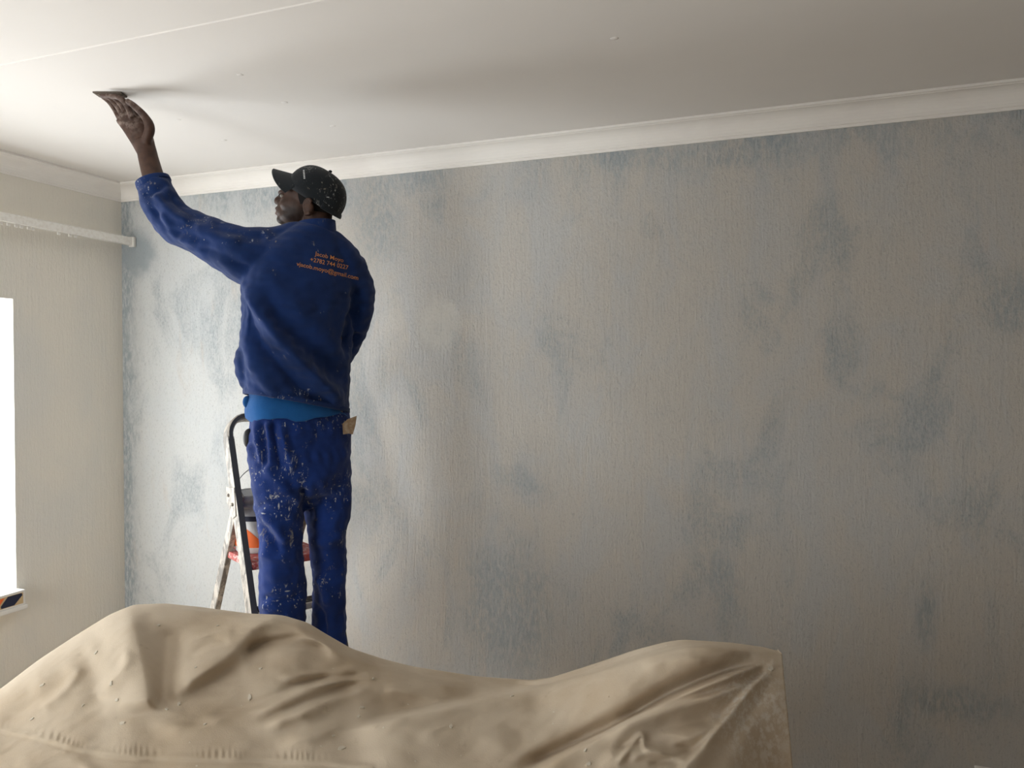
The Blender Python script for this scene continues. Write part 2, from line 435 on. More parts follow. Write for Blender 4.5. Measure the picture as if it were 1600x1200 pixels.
# ceiling: a slab with boards hung below it and raised cover strips on the joints
ceil = struct(MB().box((XL-WT, YF-WT, ZC+.012), (XR+WT, YB+WT, ZC+.12)).mesh('ceiling', M['ceil'], smooth=False))
ed = [YB, 1.728, .528, -.672, YF]
for i in range(4):
    bo = MB().box((XL, ed[i+1]+.0015, ZC), (XR, ed[i]-.0015, ZC+.013)).mesh('ceiling_board', M['ceil'], ceil, smooth=False)
for j in ed[1:-1]:
    prof = [(-.010, .001), (-.007, -.003), (.007, -.003), (.010, .001)]
    rings = [[(xx, j+a, ZC+h) for a, h in prof] for xx in (XL+.07, XR-.07)]
    MB().loft(rings).mesh('cover_strip', M['ceil'], ceil, smooth=False)
# filled nail heads on the boards
for px, py in ((375, 117), (445, 160), (350, 219), (278, 187), (520, 197), (960, 60)):
    w = at_plane(px, py, 2, ZC)
    V = [w+np.array((math.cos(a)*.012*random.uniform(.7, 1.2), math.sin(a)*.009, -.0012)) for a in np.linspace(0, 6.28, 9)[:-1]]
    V2 = [w+np.array((math.cos(a)*.015, math.sin(a)*.012, .001)) for a in np.linspace(0, 6.28, 9)[:-1]]
    MB().loft([V2, V]).mesh('nail_filling', M['ceil'], ceil)
# cove cornices, mitred into the corner
prof = [(0, -.084), (.006, -.084), (.006, -.074), (.010, -.072)]
for a in np.linspace(0, math.pi/2, 9): prof.append((.010+.058*(1-math.cos(a))*1.0, -.072+.058*math.sin(a)))
prof += [(.070, -.012), (.078, -.010), (.078, -.001), (0, -.001)]
def cornice(name, f0, f1):
    rings = [[f0(a, h) for a, h in prof], [f1(a, h) for a, h in prof]]
    o = MB().loft(rings).mesh(name, M['corn'], smooth=False); struct(o); return o
cornice('trim_1', lambda a, h: (XL+a, YB-a, ZC+h), lambda a, h: (XR-a, YB-a, ZC+h))
cornice('trim_2', lambda a, h: (XL+a, YF+a, ZC+h), lambda a, h: (XL+a, YB-a, ZC+h))
cornice('trim_3', lambda a, h: (XR-a, YB-a, ZC+h), lambda a, h: (XR-a, YF+a, ZC+h))
cornice('trim_4', lambda a, h: (XR-a, YF+a, ZC+h), lambda a, h: (XL+a, YF+a, ZC+h))
# windows: frame with mullions and panes, set deep in the reveal
def window(name, org, ax, nrm, w, h):
    """org = lower corner at the inner wall face, ax along the wall, nrm outward"""
    org, ax, nrm = map(np.asarray, (org, ax, nrm)); up = np.array((0, 0, 1.0))
    e = empty(name, org); tag(e, kind='structure')
    pl = org+nrm*(WT-.05)
    def bar(nm, a0, a1, h0, h1, t=.022):
        return bevel(MB().obox(pl+ax*(a0+a1)/2+up*(h0+h1)/2, ax*(a1-a0)/2, nrm*t, up*(h1-h0)/2).mesh(nm, M['white'], e, smooth=False), .004)
    bar('window_frame', 0, .05, 0, h); bar('window_frame', w-.05, w, 0, h); bar('window_frame', .05, w-.05, 0, .05); bar('window_frame', .05, w-.05, h-.05, h)
    n = 3
    for i in range(1, n): bar('mullion', w*i/n-.022, w*i/n+.022, .05, h-.05)
    bar('transom', .05, w-.05, h*.72-.018, h*.72+.018, .018)
    for i in range(n):
        for lo, hi in ((.05, h*.72-.018), (h*.72+.018, h-.05)):
            a0, a1 = w*i/n+.022, w*(i+1)/n-.022
            MB().obox(pl+ax*(a0+a1)/2+up*(lo+hi)/2, ax*(a1-a0)/2, nrm*.002, up*(hi-lo)/2).mesh('pane', M['glass'], e, smooth=False)
    return e
w1 = window('window_1', (XL, W1['y0'], W1['z0']), (0, 1, 0), (-1, 0, 0), W1['y1']-W1['y0'], W1['z1']-W1['z0'])
w2 = window('window_2', (W2['x0'], YF, W2['z0']), (1, 0, 0), (0, -1, 0), W2['x1']-W2['x0'], W2['z1']-W2['z0'])
bevel(MB().box((XL-WT+.08, W1['y0']-.03, W1['z0']-.022), (XL+.052, W1['y1']+.018, W1['z0'])).mesh('window_sill', M['white'], w1, smooth=False), .004)
bevel(MB().box((W2['x0']-.03, YF-WT+.08, W2['z0']-.022), (W2['x1']+.03, YF+.05, W2['z0'])).mesh('window_sill', M['white'], w2, smooth=False), .004)

# ------------------------------------------------------------------ curtain rail over the window
cr = empty('curtain_rail', (XL+.085, 1.7, 2.185))
tag(cr, 'cream painted curtain rail fixed along the wall above the window', 'curtain rail')
RY0, RY1 = .1, YB-.004
prof = [(-.008, -.020), (-.008, .018), (-.003, .022), (.010, .022), (.013, .018), (.013, -.016), (.009, -.020), (.009, -.010), (.002, -.008), (-.004, -.010), (-.004, -.020)]
MB().loft([[(XL+.085+a, yy, 2.20+h) for a, h in prof] for yy in (RY0, RY1)]).mesh('track', M['rail'], cr, smooth=False)
for yy in (RY0+.15, 1.35, 2.3):
    bevel(MB().box((XL, yy-.014, 2.205), (XL+.082, yy+.014, 2.212)).box((XL, yy-.014, 2.17), (XL+.005, yy+.014, 2.25)).mesh('bracket', M['rail'], cr, smooth=False), .002)
MB().box((XL+.072, RY1-.016, 2.174), (XL+.104, RY1-.001, 2.226)).mesh('end_stop', M['rail'], cr, smooth=False)
gl = None
for yy in [2.02, 2.05, 2.1, 2.125, 2.36, 2.395, 2.43, 2.455, 2.49, 2.51, 2.64, 2.70, 2.73]:
    if gl is None:
        gl = MB().box((XL+.084, yy-.007, 2.168), (XL+.090, yy+.007, 2.186)).mesh('glider', M['rail'], cr, smooth=False); gy = yy
    else:
        g2 = gl.copy(); C.objects.link(g2); g2.location.y += yy-gy

# ------------------------------------------------------------------ printed box on the sill end
bx = empty('printed_box', (XL+.02, 2.38, W1['z0']))
tag(bx, 'small tan printed card box with a dark slanted picture on the window sill', 'box')
bx0, bx1, by0, by1, bz0, bz1 = XL-.05, XL+.047, 2.20, 2.484, W1['z0'], W1['z0']+.068
bevel(MB().box((bx0, by0, bz0), (bx1, by1, bz1)).mesh('carton', M['white'], bx, smooth=False), .002)
MB().box((bx1, by0+.008, bz0+.008), (bx1+.0012, by1-.012, bz1-.010)).mesh('printed_panel', M['tanbox'], bx, smooth=False)
e1 = bx1+.0012
def slab(poly, th=.0008):
    V = [(e1, a, h) for a, h in poly]+[(e1+th, a, h) for a, h in poly]; n = len(poly)
    return V, [tuple(range(n, 2*n)), tuple(range(n))[::-1]]+[(i, (i+1) % n, n+(i+1) % n, n+i) for i in range(n)]
MB().add(*slab([(by1-.115, bz0+.010), (by1-.055, bz0+.010), (by1-.016, bz1-.022), (by1-.020, bz1-.012), (by1-.085, bz1-.012), (by1-.118, bz0+.02)])).mesh('dark_picture', M['navyband'], bx, smooth=False)
MB().add(*slab([(by1-.2, bz0+.012), (by1-.135, bz0+.012), (by1-.10, bz1-.014), (by1-.165, bz1-.014)])).mesh('red_picture', M['orangelabel'], bx, smooth=False)

# ------------------------------------------------------------------ open socket box low on the back wall
sw = at_plane(1556, 1210, 1, YB)
sk = empty('wall_socket', (sw[0], YB, sw[2]-.06)); tag(sk, 'open electrical socket box set in the back wall close to the floor', 'socket')
cx, cz = sw[0], sw[2]-.025
b = MB()
for (a0, a1, h0, h1) in ((-.066, .066, .036, .046), (-.066, .066, -.046, -.036), (-.066, -.054, -.036, .036), (.054, .066, -.036, .036), (-.012, .012, -.036, .036)):
    b.box((cx+a0, YB-.012, cz+h0), (cx+a1, YB+.001, cz+h1))
bevel(b.mesh('rim', M['rail'], sk, smooth=False), .003)
MB().box((cx-.06, YB-.004, cz-.04), (cx+.06, YB+.002, cz+.04)).mesh('recess', M['black'], sk, smooth=False)
for s in (-.035, .035): MB().tube([(cx+s, YB-.005, cz+.03), (cx+s+.01, YB-.012, cz), (cx+s, YB-.005, cz-.03)], [.002]*3, 6, 3).mesh('wire', M['wire'], sk)

# ------------------------------------------------------------------ step ladder
TH = math.radians(40)
G = -math.sin(TH)*RGT+math.cos(TH)*FWD           # the way the man faces: left and away
Wd = math.cos(TH)*RGT+math.sin(TH)*FWD           # to his right
HL = P(369, 775, 2.92)                           # hinge on the near rail
def solve(px, py, sgn):
    """slope so that the rail from the hinge passes the pixel"""
    best = None
    for a in np.linspace(.05, .7, 131):
        for s in np.linspace(.05, .8, 151):
            q = HL+s*(sgn*G*a-UP); X, Y = proj(q[None]); e = (X[0]-px)**2+(Y[0]-py)**2
            if best is None or e < best[0]: best = (e, a)
    return best[1]
A_F = solve(407, 955, -1); A_R = solve(303, 945, 1)
A_F = min(max(A_F, .18), .36); A_R = min(max(A_R, .2), .55)
LW = .33
def fr(z, side): return HL+(HL[2]-z)*(-G*A_F-UP)+Wd*LW*side      # side 0 near rail, 1 far rail
def rr(z, side): return HL+G*.02+(HL[2]-z)*(G*A_R-UP)+Wd*(.02+(LW-.04)*side)
lad = empty('step_ladder', (*( (fr(0, 0)+rr(0, 1))/2)[:2], 0))
tag(lad, 'paint-spattered aluminium step ladder with hoop handrail, standing behind the man', 'ladder')
ZH = HL[2]+.215                                    # straight rail up to here, hoop above
# front rails: straight box sections
for s in (0, 1):
    bevel(MB().bar(fr(.02, s), fr(ZH, s), G, .029, .012).mesh('front_rail', M['alu'], lad, smooth=False), .003)
    MB().bar(fr(.04, s)-G*.030, fr(ZH, s)-G*.030, G, .0012, .0115).mesh('shade_flange', M['rail_shade'], lad, smooth=False)  # thin dark strip, puts the front face's shade into its colour
    bevel(MB().bar(fr(0, s), fr(.035, s), G, .031, .016).mesh('rubber_foot', M['rubber'], lad, smooth=False), .004)
    bevel(MB().bar(rr(.02, s), rr(HL[2]+.005, s), G, .025, .012).mesh('rear_leg', M['alu'], lad, smooth=False), .003)
    bevel(MB().bar(rr(0, s), rr(.035, s), G, .025, .015).mesh('rubber_foot', M['rubber'], lad, smooth=False), .004)
    off = Wd*(-.0135 if s == 0 else .0135)
    c = HL+Wd*LW*s+off
    pl = [c+G*.062+UP*.03, c+G*.06-UP*.025, c+G*.0-UP*.085, c-G*.035-UP*.07, c-G*.02+UP*.035]
    V = [p-Wd*.002 for p in pl]+[p+Wd*.002 for p in pl]; n = 5
    MB().add(V, [tuple(range(n)), tuple(range(n, 2*n))[::-1]]+[(i, n+i, n+(i+1) % n, (i+1) % n) for i in range(n)]).mesh('hinge_plate', M['alu'], lad, smooth=False)
    for q in (c+G*.035+off*.25, c-G*.005-UP*.03+off*.25): MB().ell(q, (.007, .007, .007), 10, 6).mesh('rivet', M['alu'], lad)
# the hoop bends from rail to rail
D = (G*A_F+UP); D = D/np.linalg.norm(D)
r0 = .07; p0, p1 = fr(ZH, 0), fr(ZH, 1)
path = [p0-D*.01]
for a in np.linspace(0, math.pi/2, 8): path.append(p0+Wd*r0*(1-math.cos(a))+D*r0*math.sin(a)*1.15)
for a in np.linspace(math.pi/2, 0, 8): path.append(p1-Wd*r0*(1-math.cos(a))+D*r0*math.sin(a)*1.15)
path.append(p1-D*.01)
path = np.array(path); nrm = np.cross(Wd, D); nrm /= np.linalg.norm(nrm)
if np.dot(nrm, G) < 0: nrm = -nrm
rings = []
for i in range(len(path)):
    d = path[min(i+1, len(path)-1)]-path[max(i-1, 0)]; d /= np.linalg.norm(d); u = np.cross(d, nrm)
    rings.append([path[i]+nrm*.0285*a+u*.0115*c for a, c in ((-1, -.6), (-.8, -1), (.8, -1), (1, -.6), (1, .6), (.8, 1), (-.8, 1), (-1, .6))])
MB().loft(rings).mesh('hoop_handrail', M['alu'], lad, smooth=False)
HOOP = path
MB().loft([[p-nrm*(.0285+a)+np.cross(nrm, Wd)*0 for a in ()] or [r[i]-nrm*o_ for i, o_ in ((7, .0004), (0, .0004), (0, .002), (7, .002))] for p, r in zip(path, rings)]).mesh('shade_flange', M['rail_shade'], lad, smooth=False)  # same painted-shade strip carried round the hoop's front face
# treads and platform
Z_T = [.215, .43, .645]
Z_PL = P(372, 866, 2.98)[2]
for z in Z_T:
    c = (fr(z, 0)+fr(z, 1))/2+G*.005
    bevel(MB().obox(c-UP*.012, Wd*(LW/2-.012), G*.045, UP*.012).mesh('tread', M['alu'], lad, smooth=False), .003)
    for k in (-.028, -.01, .008, .026):
        MB().obox(c+G*k+UP*.0012, Wd*(LW/2-.016), G*.003, UP*.0015).mesh('grip_rib', M['rubber'], lad, smooth=False)
c = (fr(Z_PL, 0)+fr(Z_PL, 1))/2+G*.12
bevel(MB().obox(c-UP*.014, Wd*(LW/2-.014), G*.155, UP*.014).mesh('platform', M['red'], lad, smooth=False), .004)
for z in (.26, .84):
    bevel(MB().bar(rr(z, 0), rr(z, 1), UP, .012, .006).mesh('rear_brace', M['alu'], lad, smooth=False), .002)
PLAT = c

# ------------------------------------------------------------------ bucket on the platform
bc = PLAT+G*.055-Wd*.035
bk = empty('paint_bucket', bc); tag(bk, 'white plastic paint bucket with orange and navy label on the ladder platform', 'bucket')
def lathe(prof, c, n=40, t0=0, t1=2*math.pi, closed=True):
    rings = []
    ts = np.linspace(t0, t1, n, endpoint=not closed)
    V = [(c[0]+r*math.cos(t), c[1]+r*math.sin(t), c[2]+h) for r, h in prof for t in ts]; m = len(ts); F = []
    for i in range(len(prof)-1):
        for j in range(m if closed else m-1):
            k = (j+1) % m; F.append((i*m+j, i*m+k, (i+1)*m+k, (i+1)*m+j))
    return V, F
BH = .225
R_ = lambda h: .094+.017*h/BH
MB().add(*lathe([(0, 0), (.090, 0), (.094, .004), (R_(BH), BH), (R_(BH)-.003, BH), (.090, .006), (0, .006)], bc)).mesh('pail', M['bucket'], bk)
MB().add(*lathe([(R_(.178), .178), (R_(.178)+.005, .180), (R_(.19)+.005, .192), (R_(.19)+.001, .194), (R_(.20)+.001, .204), (R_(.2)+.006, .206), (R_(.226)+.007, .228), (R_(.226)-.003, .230), (R_(.226)-.003, .215)], bc)).mesh('rim', M['rim'], bk)
MB().add(*lathe([(R_(.128)+.0008, .128), (R_(.148)+.0008, .148)], bc)).mesh('navy_band', M['navyband'], bk)
# orange label: its upper edge swings up like a wave
V = []; ts = np.linspace(0, 2*math.pi, 61)[:-1]; lo, hi = [], []
va = math.atan2(*( (CO-bc)[:2][::-1]))
for t in ts:
    ph = (t-va)
    h1 = .072+.032*math.cos(3*ph+2.2); h0 = .024
    lo.append((bc[0]+(R_(h0)+.0008)*math.cos(t), bc[1]+(R_(h0)+.0008)*math.sin(t), bc[2]+h0))
    hi.append((bc[0]+(R_(h1)+.0008)*math.cos(t), bc[1]+(R_(h1)+.0008)*math.sin(t), bc[2]+h1))
n = 60
MB().add(lo+hi, [(j, (j+1) % n, n+(j+1) % n, n+j) for j in range(n)]).mesh('orange_label', M['orangelabel'], bk)
hp = [bc+Wd*(-R_(.2)-.008)*math.cos(a)+UP*(.205+.135*math.sin(a))-G*.03*math.sin(a) for a in np.linspace(0, math.pi, 15)]
MB().tube(hp, [.0022]*15, 8, 2).mesh('wire_handle', M['wire'], bk)

# ------------------------------------------------------------------ the man
def ring(Lp, Rp, dc, half, n=36, sq=2.3, th=TH, fw=None):
    """ring between two silhouette pixels; half = half thickness front to back"""
    g = -math.sin(th)*RGT+math.cos(th)*FWD
    c0 = P((Lp[0]+Rp[0])/2, (Lp[1]+Rp[1])/2, dc); k = dc/FPX
    hw = (Rp[0]-Lp[0])/2*k
    hx = math.sqrt(max(hw**2-(half*math.sin(th))**2, (hw*.6)**2))
    tilt = (Rp[1]-Lp[1])/2*k
    fwv = g*half if fw is None else fw
    for it in range(6):
        ax = RGT*hx+FWD*hx*math.tan(th)-UP*tilt
        out = []
        for t in np.linspace(0, 2*math.pi, n, endpoint=False):
            a, s = math.cos(t), math.sin(t)
            a = math.copysign(abs(a)**(2/sq), a); s = math.copysign(abs(s)**(2/sq), s)
            out.append(c0+ax*a+fwv*s)
        out = np.array(out); X, _ = proj(out)
        hx = max(hx*(1+1.3*((Rp[0]-Lp[0])/(X.max()-X.min())-1)), .3*hw)
        c0 = c0+RGT*((Lp[0]+Rp[0])/2-(X.max()+X.min())/2)*k
    return out
def rings(lst, sub=5, **kw):
    R0 = np.array([ring(*r, **kw) for r in lst]); s = R0.shape
    return spline(R0.reshape(s[0], -1), sub).reshape(-1, s[1], 3)
def shrink(rs, f):
    c = rs.mean(1, keepdims=True); return c+(rs-c)*f

TORSO = [((380, 612), (546, 645), 2.73, .135), ((375, 575), (545, 595), 2.73, .13), ((374, 525), (551, 543), 2.73, .125), ((375, 478), (560, 488), 2.73, .125),
         ((378, 440), (567, 446), 2.73, .12), ((392, 408), (562, 416), 2.73, .105), ((425, 376), (545, 390), 2.73, .085), ((466, 352), (524, 366), 2.73, .062)]
SLV = [((240, 286), 2.69, 25), ((253, 318), 2.68, 28.5), ((274, 347), 2.67, 31), ((310, 365), 2.66, 32), ((346, 382), 2.65, 37), ((388, 402), 2.66, 45), ((430, 412), 2.70, 46)]
RSL = [((520, 420), 2.80, 40), ((546, 442), 2.82, 36), ((549, 470), 2.84, 34), ((544, 505), 2.86, 32), ((531, 543), 2.89, 27), ((508, 572), 2.97, 25), ((478, 592), 3.06, 22)]
PEL = [((388, 640), (545, 640), 2.73, .118), ((386, 672), (547, 672), 2.73, .125), ((386, 710), (549, 705), 2.73, .125), ((389, 750), (549, 755), 2.73, .118), ((396, 775), (545, 780), 2.73, .095), ((410, 792), (530, 797), 2.735, .06)]
LEGL = [((392, 740), (478, 745), 2.68, .105), ((396, 790), (475, 800), 2.68, .098), ((401, 840), (474, 845), 2.68, .086), ((404, 890), (476, 892), 2.68, .080), ((403, 950), (478, 952), 2.69, .080), ((404, 1010), (478, 1012), 2.70, .082), ((404, 1052), (477, 1054), 2.71, .084)]
LEGR = [((468, 750), (549, 745), 2.79, .105), ((473, 795), (547, 795), 2.79, .098), ((481, 835), (541, 838), 2.78, .080), ((486, 890), (542, 890), 2.78, .076), ((487, 950), (541, 950), 2.78, .078), ((486, 1005), (541, 1006), 2.78, .080), ((486, 1046), (541, 1046), 2.78, .082)]
def tp(l): return [P(*p, d) for p, d, r in l]
def tr(l): return [r*d/FPX for p, d, r in l]

# head frame: forward (face) = left in the picture and a little away
HD = 2.74
HC = P(487, 305, HD)
hy = math.radians(-8)
HF = -RGT*math.cos(hy)+FWD*math.sin(-hy); HLf = -FWD*math.cos(hy)-RGT*math.sin(-hy)
HS = HD/FPX/.00227
def hp_(a, l, z): return HC+(HF*a+HLf*l+UP*z)*HS
HROT = np.stack([HF, HLf, UP], 1)
body = MB()
# head
def he(c, r, rot=None): body.ell(hp_(*c), np.array(r)*HS, 24, 16, HROT if rot is None else HROT @ rot)
def ry(deg):
    a = math.radians(deg); return np.array(((math.cos(a), 0, math.sin(a)), (0, 1, 0), (-math.sin(a), 0, math.cos(a))))
he((-.012, 0, .008), (.094, .074, .076)); he((.030, 0, .0), (.070, .064, .056)); he((.045, 0, -.035), (.070, .060, .066))
he((.058, 0, -.066), (.062, .050, .034), ry(12)); he((.105, 0, -.083), (.025, .024, .019)); he((.10, 0, -.055), (.030, .034, .03))
he((.088, 0, .006), (.030, .052, .014))                                  # brow
for s in (-1, 1):
    he((.072, .038*s, -.036), (.030, .021, .020)); he((.115, .012*s, -.024), (.013, .0105, .010))
body.tube([hp_(.104, 0, .006), hp_(.116, 0, -.006), hp_(.126, 0, -.017), hp_(.122, 0, -.024)], np.array([.010, .012, .0145, .010])*HS, 14, 4)
he((.118, 0, -.0445), (.0175, .023, .0080)); he((.117, 0, -.0625), (.0185, .021, .0085))
for s in (-1, 1):   # ears: rim, lobe, bowl
    pts = [hp_(-.018+.018*math.cos(a)*(1 if math.sin(a) > -.3 else .8)-.003, (.071+.012+.006*(-math.cos(a)))*s, -.058+.026*math.sin(a)) for a in np.linspace(-2.2, 2.6, 14)]
    body.tube(pts, np.array([.006]+[.0052]*12+[.004])*HS, 10, 2); he((-.022, .075*s, -.060), (.015, .010, .024)); he((-.012, .077*s, -.080), (.008, .008, .010)); he((-.016, .066*s, -.058), (.02, .014, .03))
body.tube([hp_(-.02, 0, -.02), P(496, 340, HD), P(495, 362, 2.735), P(492, 395, 2.73)], [(.055, .055), (.050, .052), (.054, .056), (.075, .075)], 24, 4)
# trunk, legs inside the clothes
body.loft(shrink(rings(TORSO), .82)); body.loft(shrink(rings(PEL[:4]), .74))
body.tube([np.array(TORSO and (ring(*TORSO[0]).mean(0))), ring(*PEL[1]).mean(0)], [.11, .11], 20, 3)
FOOT = []
for LG in (LEGL, LEGR):
    rs = rings(LG); body.loft(shrink(rs, .66)); ank = rs[-1].mean(0)
    tip = ank+G*.15; tip[2] = .43+.035; heel = ank-G*.03; heel[2] = .43+.045
    ank2 = ank+UP*.0
    body.tube([ank+UP*.05, ank-UP*.0, np.array((*(ank+G*.02)[:2], .43+.05))], [.045, .042, .042], 14, 4)
    body.tube([heel, (heel+tip)/2, tip], [(.034, .034), (.042, .036), (.034, .024)], 14, 4); FOOT.append((heel, tip, ank))
# left arm up to the ceiling
WR = P(228.5, 234, 2.70)
body.tube([P(388, 402, 2.67), P(346, 384, 2.66), P(275, 349, 2.68), P(256, 318, 2.69), P(241, 280, 2.695), P(233, 252, 2.70), WR, P(222, 220, 2.70)],
          [.062, .055, .046, .045, .037, .034, .033, .035], 20, 5)
# left hand: seen from the back, thumb to the right, fingertips flat on the ceiling
def hpx(x, y, dd=0): return P(x, y, 2.70+dd)
body.tube([hpx(229, 236), hpx(220, 214), hpx(208, 193), hpx(195, 178)], [(.034, .026), (.041, .024), (.044, .022), (.041, .019)], 20, 5, up=UP*.0+FWD)
fingers = [  # knuckle, mid, tip (px, extra depth)
    [(207, 183, -.025), (199, 166, -.035), (187, 153, -.04), (168, 149.5, -.04)],
    [(200, 180, -.005), (189, 163, -.012), (176, 151, -.014), (158, 148.5, -.014)],
    [(194, 182, .014), (183, 165, .012), (171, 153, .013), (156, 149, .013)],
    [(189, 187, .032), (180, 171, .034), (171, 159, .036), (160, 151, .037)]]
for f in fingers:
    body.tube([hpx(*p) for p in f]+[], np.array([.0125, .0110, .0100, .0078]), 12, 5)
    body.ell(hpx(*f[-1]), (.0078, .0078, .0078), 10, 8)
th = [(228, 222, -.02), (234, 200, -.034), (226, 182, -.043), (210, 166, -.05), (200, 158, -.052)]
body.tube([hpx(*p) for p in th], [.017, .0175, .0135, .0115, .009], 12, 5); body.ell(hpx(*th[-1]), (.009, .009, .009), 10, 8)
# right arm down to the hoop handrail
GR = HOOP[len(HOOP)//2]+Wd*-.02                 # point gripped on the hoop top bar
wr2 = GR-G*.075+UP*.045
body.tube([P(520, 420, 2.80), P(549, 470, 2.84), P(531, 543, 2.89), P(508, 572, 2.97), P(478, 592, 3.05), (P(478, 592, 3.05)+wr2)/2, wr2], [.06, .052, .045, .042, .034, .031, .030], 18, 5)
body.tube([wr2, GR-G*.045+UP*.04, GR-G*.005+UP*.032], [(.031, .024), (.040, .020), (.042, .016)], 16, 4)
for k, o_ in enumerate((-.030, -.010, .010, .029)):
    bse = GR+Wd*o_
    body.tube([bse-G*.008+UP*.030, bse+G*.022+UP*.027, bse+G*.040+UP*.004, bse+G*.034-UP*.020, bse+G*.012-UP*.028], np.array([.0105, .0100, .0095, .009, .008])*(1 if k != 3 else .88), 10, 4)
body.tube([wr2-Wd*.02, GR-Wd*.042-G*.042+UP*.02, GR-Wd*.040-G*.040-UP*.008, GR-Wd*.020-G*.030-UP*.028], [.014, .0125, .011, .0085], 10, 4)
V, F = remesh(body, .0036, 3, .5)
FEETC = np.array((*((FOOT[0][0]+FOOT[1][1])/2)[:2], .43))
man = mk('person', V, F, M['skin'], None, FEETC)
tag(man, 'man in blue work clothes and black cap on the ladder, sanding the ceiling', 'person')
# beard shadow and short stubble belong to the skin's own colour
SK_c = SK.b.inputs['Base Color'].links[0].from_socket
bm_ = SK.ellmask(tuple(hp_(.055, .045, -.070)), (.05, .05, .024), .5, .5, 60)
bm2 = SK.ellmask(tuple(hp_(.112, .0, -.088)), (.022, .03, .016), .5, .4, 60)
lip = SK.ellmask(tuple(hp_(.13, 0, -.062)), (.016, .03, .009), .4)
dust = SK.mul(SK.ellmask(tuple(hpx(196, 175)), (.10, .12, .075), .5), SK.ramp(SK.noise(45, 5, .65), .42, .68))
c = SK.mix(SK.mul(SK.mx(bm_, bm2), .75), SK_c, (.015, .010, .008))
c = SK.mix(SK.mul(lip, .5), c, (.15, .065, .05)); c = SK.mix(SK.mul(dust, .5), c, (.36, .29, .25)); SK.col(c)
# eyes
for s in (-1, 1):
    e = MB().ell(hp_(.0945, .0345*s, -.007), np.array((.0105, .0105, .0060))*HS, 16, 10, HROT).mesh('eye', M['eye'], man)
    MB().ell(hp_(.1015, .0385*s, -.0065), np.array((.0045, .0052, .0052))*HS, 12, 8, HROT).mesh('iris', M['iris'], e)
# short hair below the cap
hb = MB().ell(hp_(-.016, 0, .0), np.array((.0975, .0765, .088))*HS, 32, 24, HROT)
keep = []
Vh = np.array(hb.V); loc = (Vh-HC) @ HROT/HS
Fh = [f for f in hb.F if all(loc[i, 2] > -.075+.55*max(0, loc[i, 0]+.03) and loc[i, 2] < .03 and loc[i, 0] < .03 for i in f)]
mk('hair', Vh, Fh, M['hair'], man)

# --- jacket
jk = MB(); jk.loft(rings(TORSO)); jk.tube(tp(SLV), tr(SLV), 28, 6); jk.tube(tp(RSL), tr(RSL), 28, 6)
jk.tube([P(478, 372, 2.73), P(430, 388, 2.69), P(388, 396, 2.66)], [.06, .075, .09], 24, 4)
jk.tube([P(500, 372, 2.74), P(530, 402, 2.78), P(548, 430, 2.82)], [.055, .07, .075], 24, 4)
jk.ell(P(385, 572, 2.645), (.040, .040, .082), 20, 14)          # full side pocket
V, F = remesh(jk, .0055, 6, .5)
N = vnormals(V, F)
def fold_mesh(V, N, folds, noise_amp=.0, scale=9, seed=1):
    X, Y = proj(V); vd = V-CO; vd /= np.linalg.norm(vd, axis=1, keepdims=True)
    face = np.clip(-(N*vd).sum(1)*1.6, 0, 1); D_ = np.zeros(len(V))
    for poly, amp, wp, wn in folds: D_ += 1.5*amp*fold_field(X, Y, poly, wp, wn)[0]*face
    if noise_amp: D_ += noise_amp*wnoise(V, scale, seed)
    return V+N*D_[:, None]
JF = [([(380, 440), (412, 498), (450, 550), (500, 600), (545, 640)], .020, 9, 14),
      ([(376, 452), (396, 520), (430, 560), (480, 610), (520, 640)], -.014, 12, 9),
      ([(400, 430), (440, 490), (490, 545), (535, 600)], -.010, 16, 16),
      ([(392, 420), (460, 480), (520, 540), (548, 590)], .008, 18, 18),
      ([(560, 440), (556, 480), (545, 520), (540, 560)], -.016, 7, 9),
      ([(376, 520), (400, 580), (440, 625)], .008, 9, 12),
      ([(238, 300), (270, 335), (300, 350)], .010, 6, 6), ([(232, 318), (258, 352), (290, 372)], -.010, 6, 6), ([(245, 330), (272, 365), (310, 385)], .010, 6, 7),
      ([(262, 300), (285, 325), (330, 345)], -.008, 6, 6), ([(300, 352), (340, 372), (380, 380)], .007, 8, 8), ([(310, 385), (350, 400), (392, 425)], -.008, 8, 8),
      ([(222, 305), (240, 302), (262, 288)], -.006, 5, 5), ([(330, 350), (380, 365), (420, 372)], -.006, 10, 8),
      ([(575, 470), (555, 490), (540, 500)], -.007, 5, 5), ([(565, 520), (550, 530), (535, 532)], -.008, 5, 5)]
V = fold_mesh(V, N, JF, .0022, 7, 3); V = V+vnormals(V, F)*(.0012*wnoise(V, 22, 9))[:, None]
jacket = mk('jacket', V, F, M['jacket'], man); tag(jacket, 'long-sleeved navy blue work jacket')
JB = BVHTree.FromPolygons([tuple(v) for v in V], F)
def cast(bvh, px, py):
    h = bvh.ray_cast(Vector(CO), Vector(ray(px, py)))
    return (np.array(h[0]), np.array(h[1])) if h[0] is not None else (None, None)
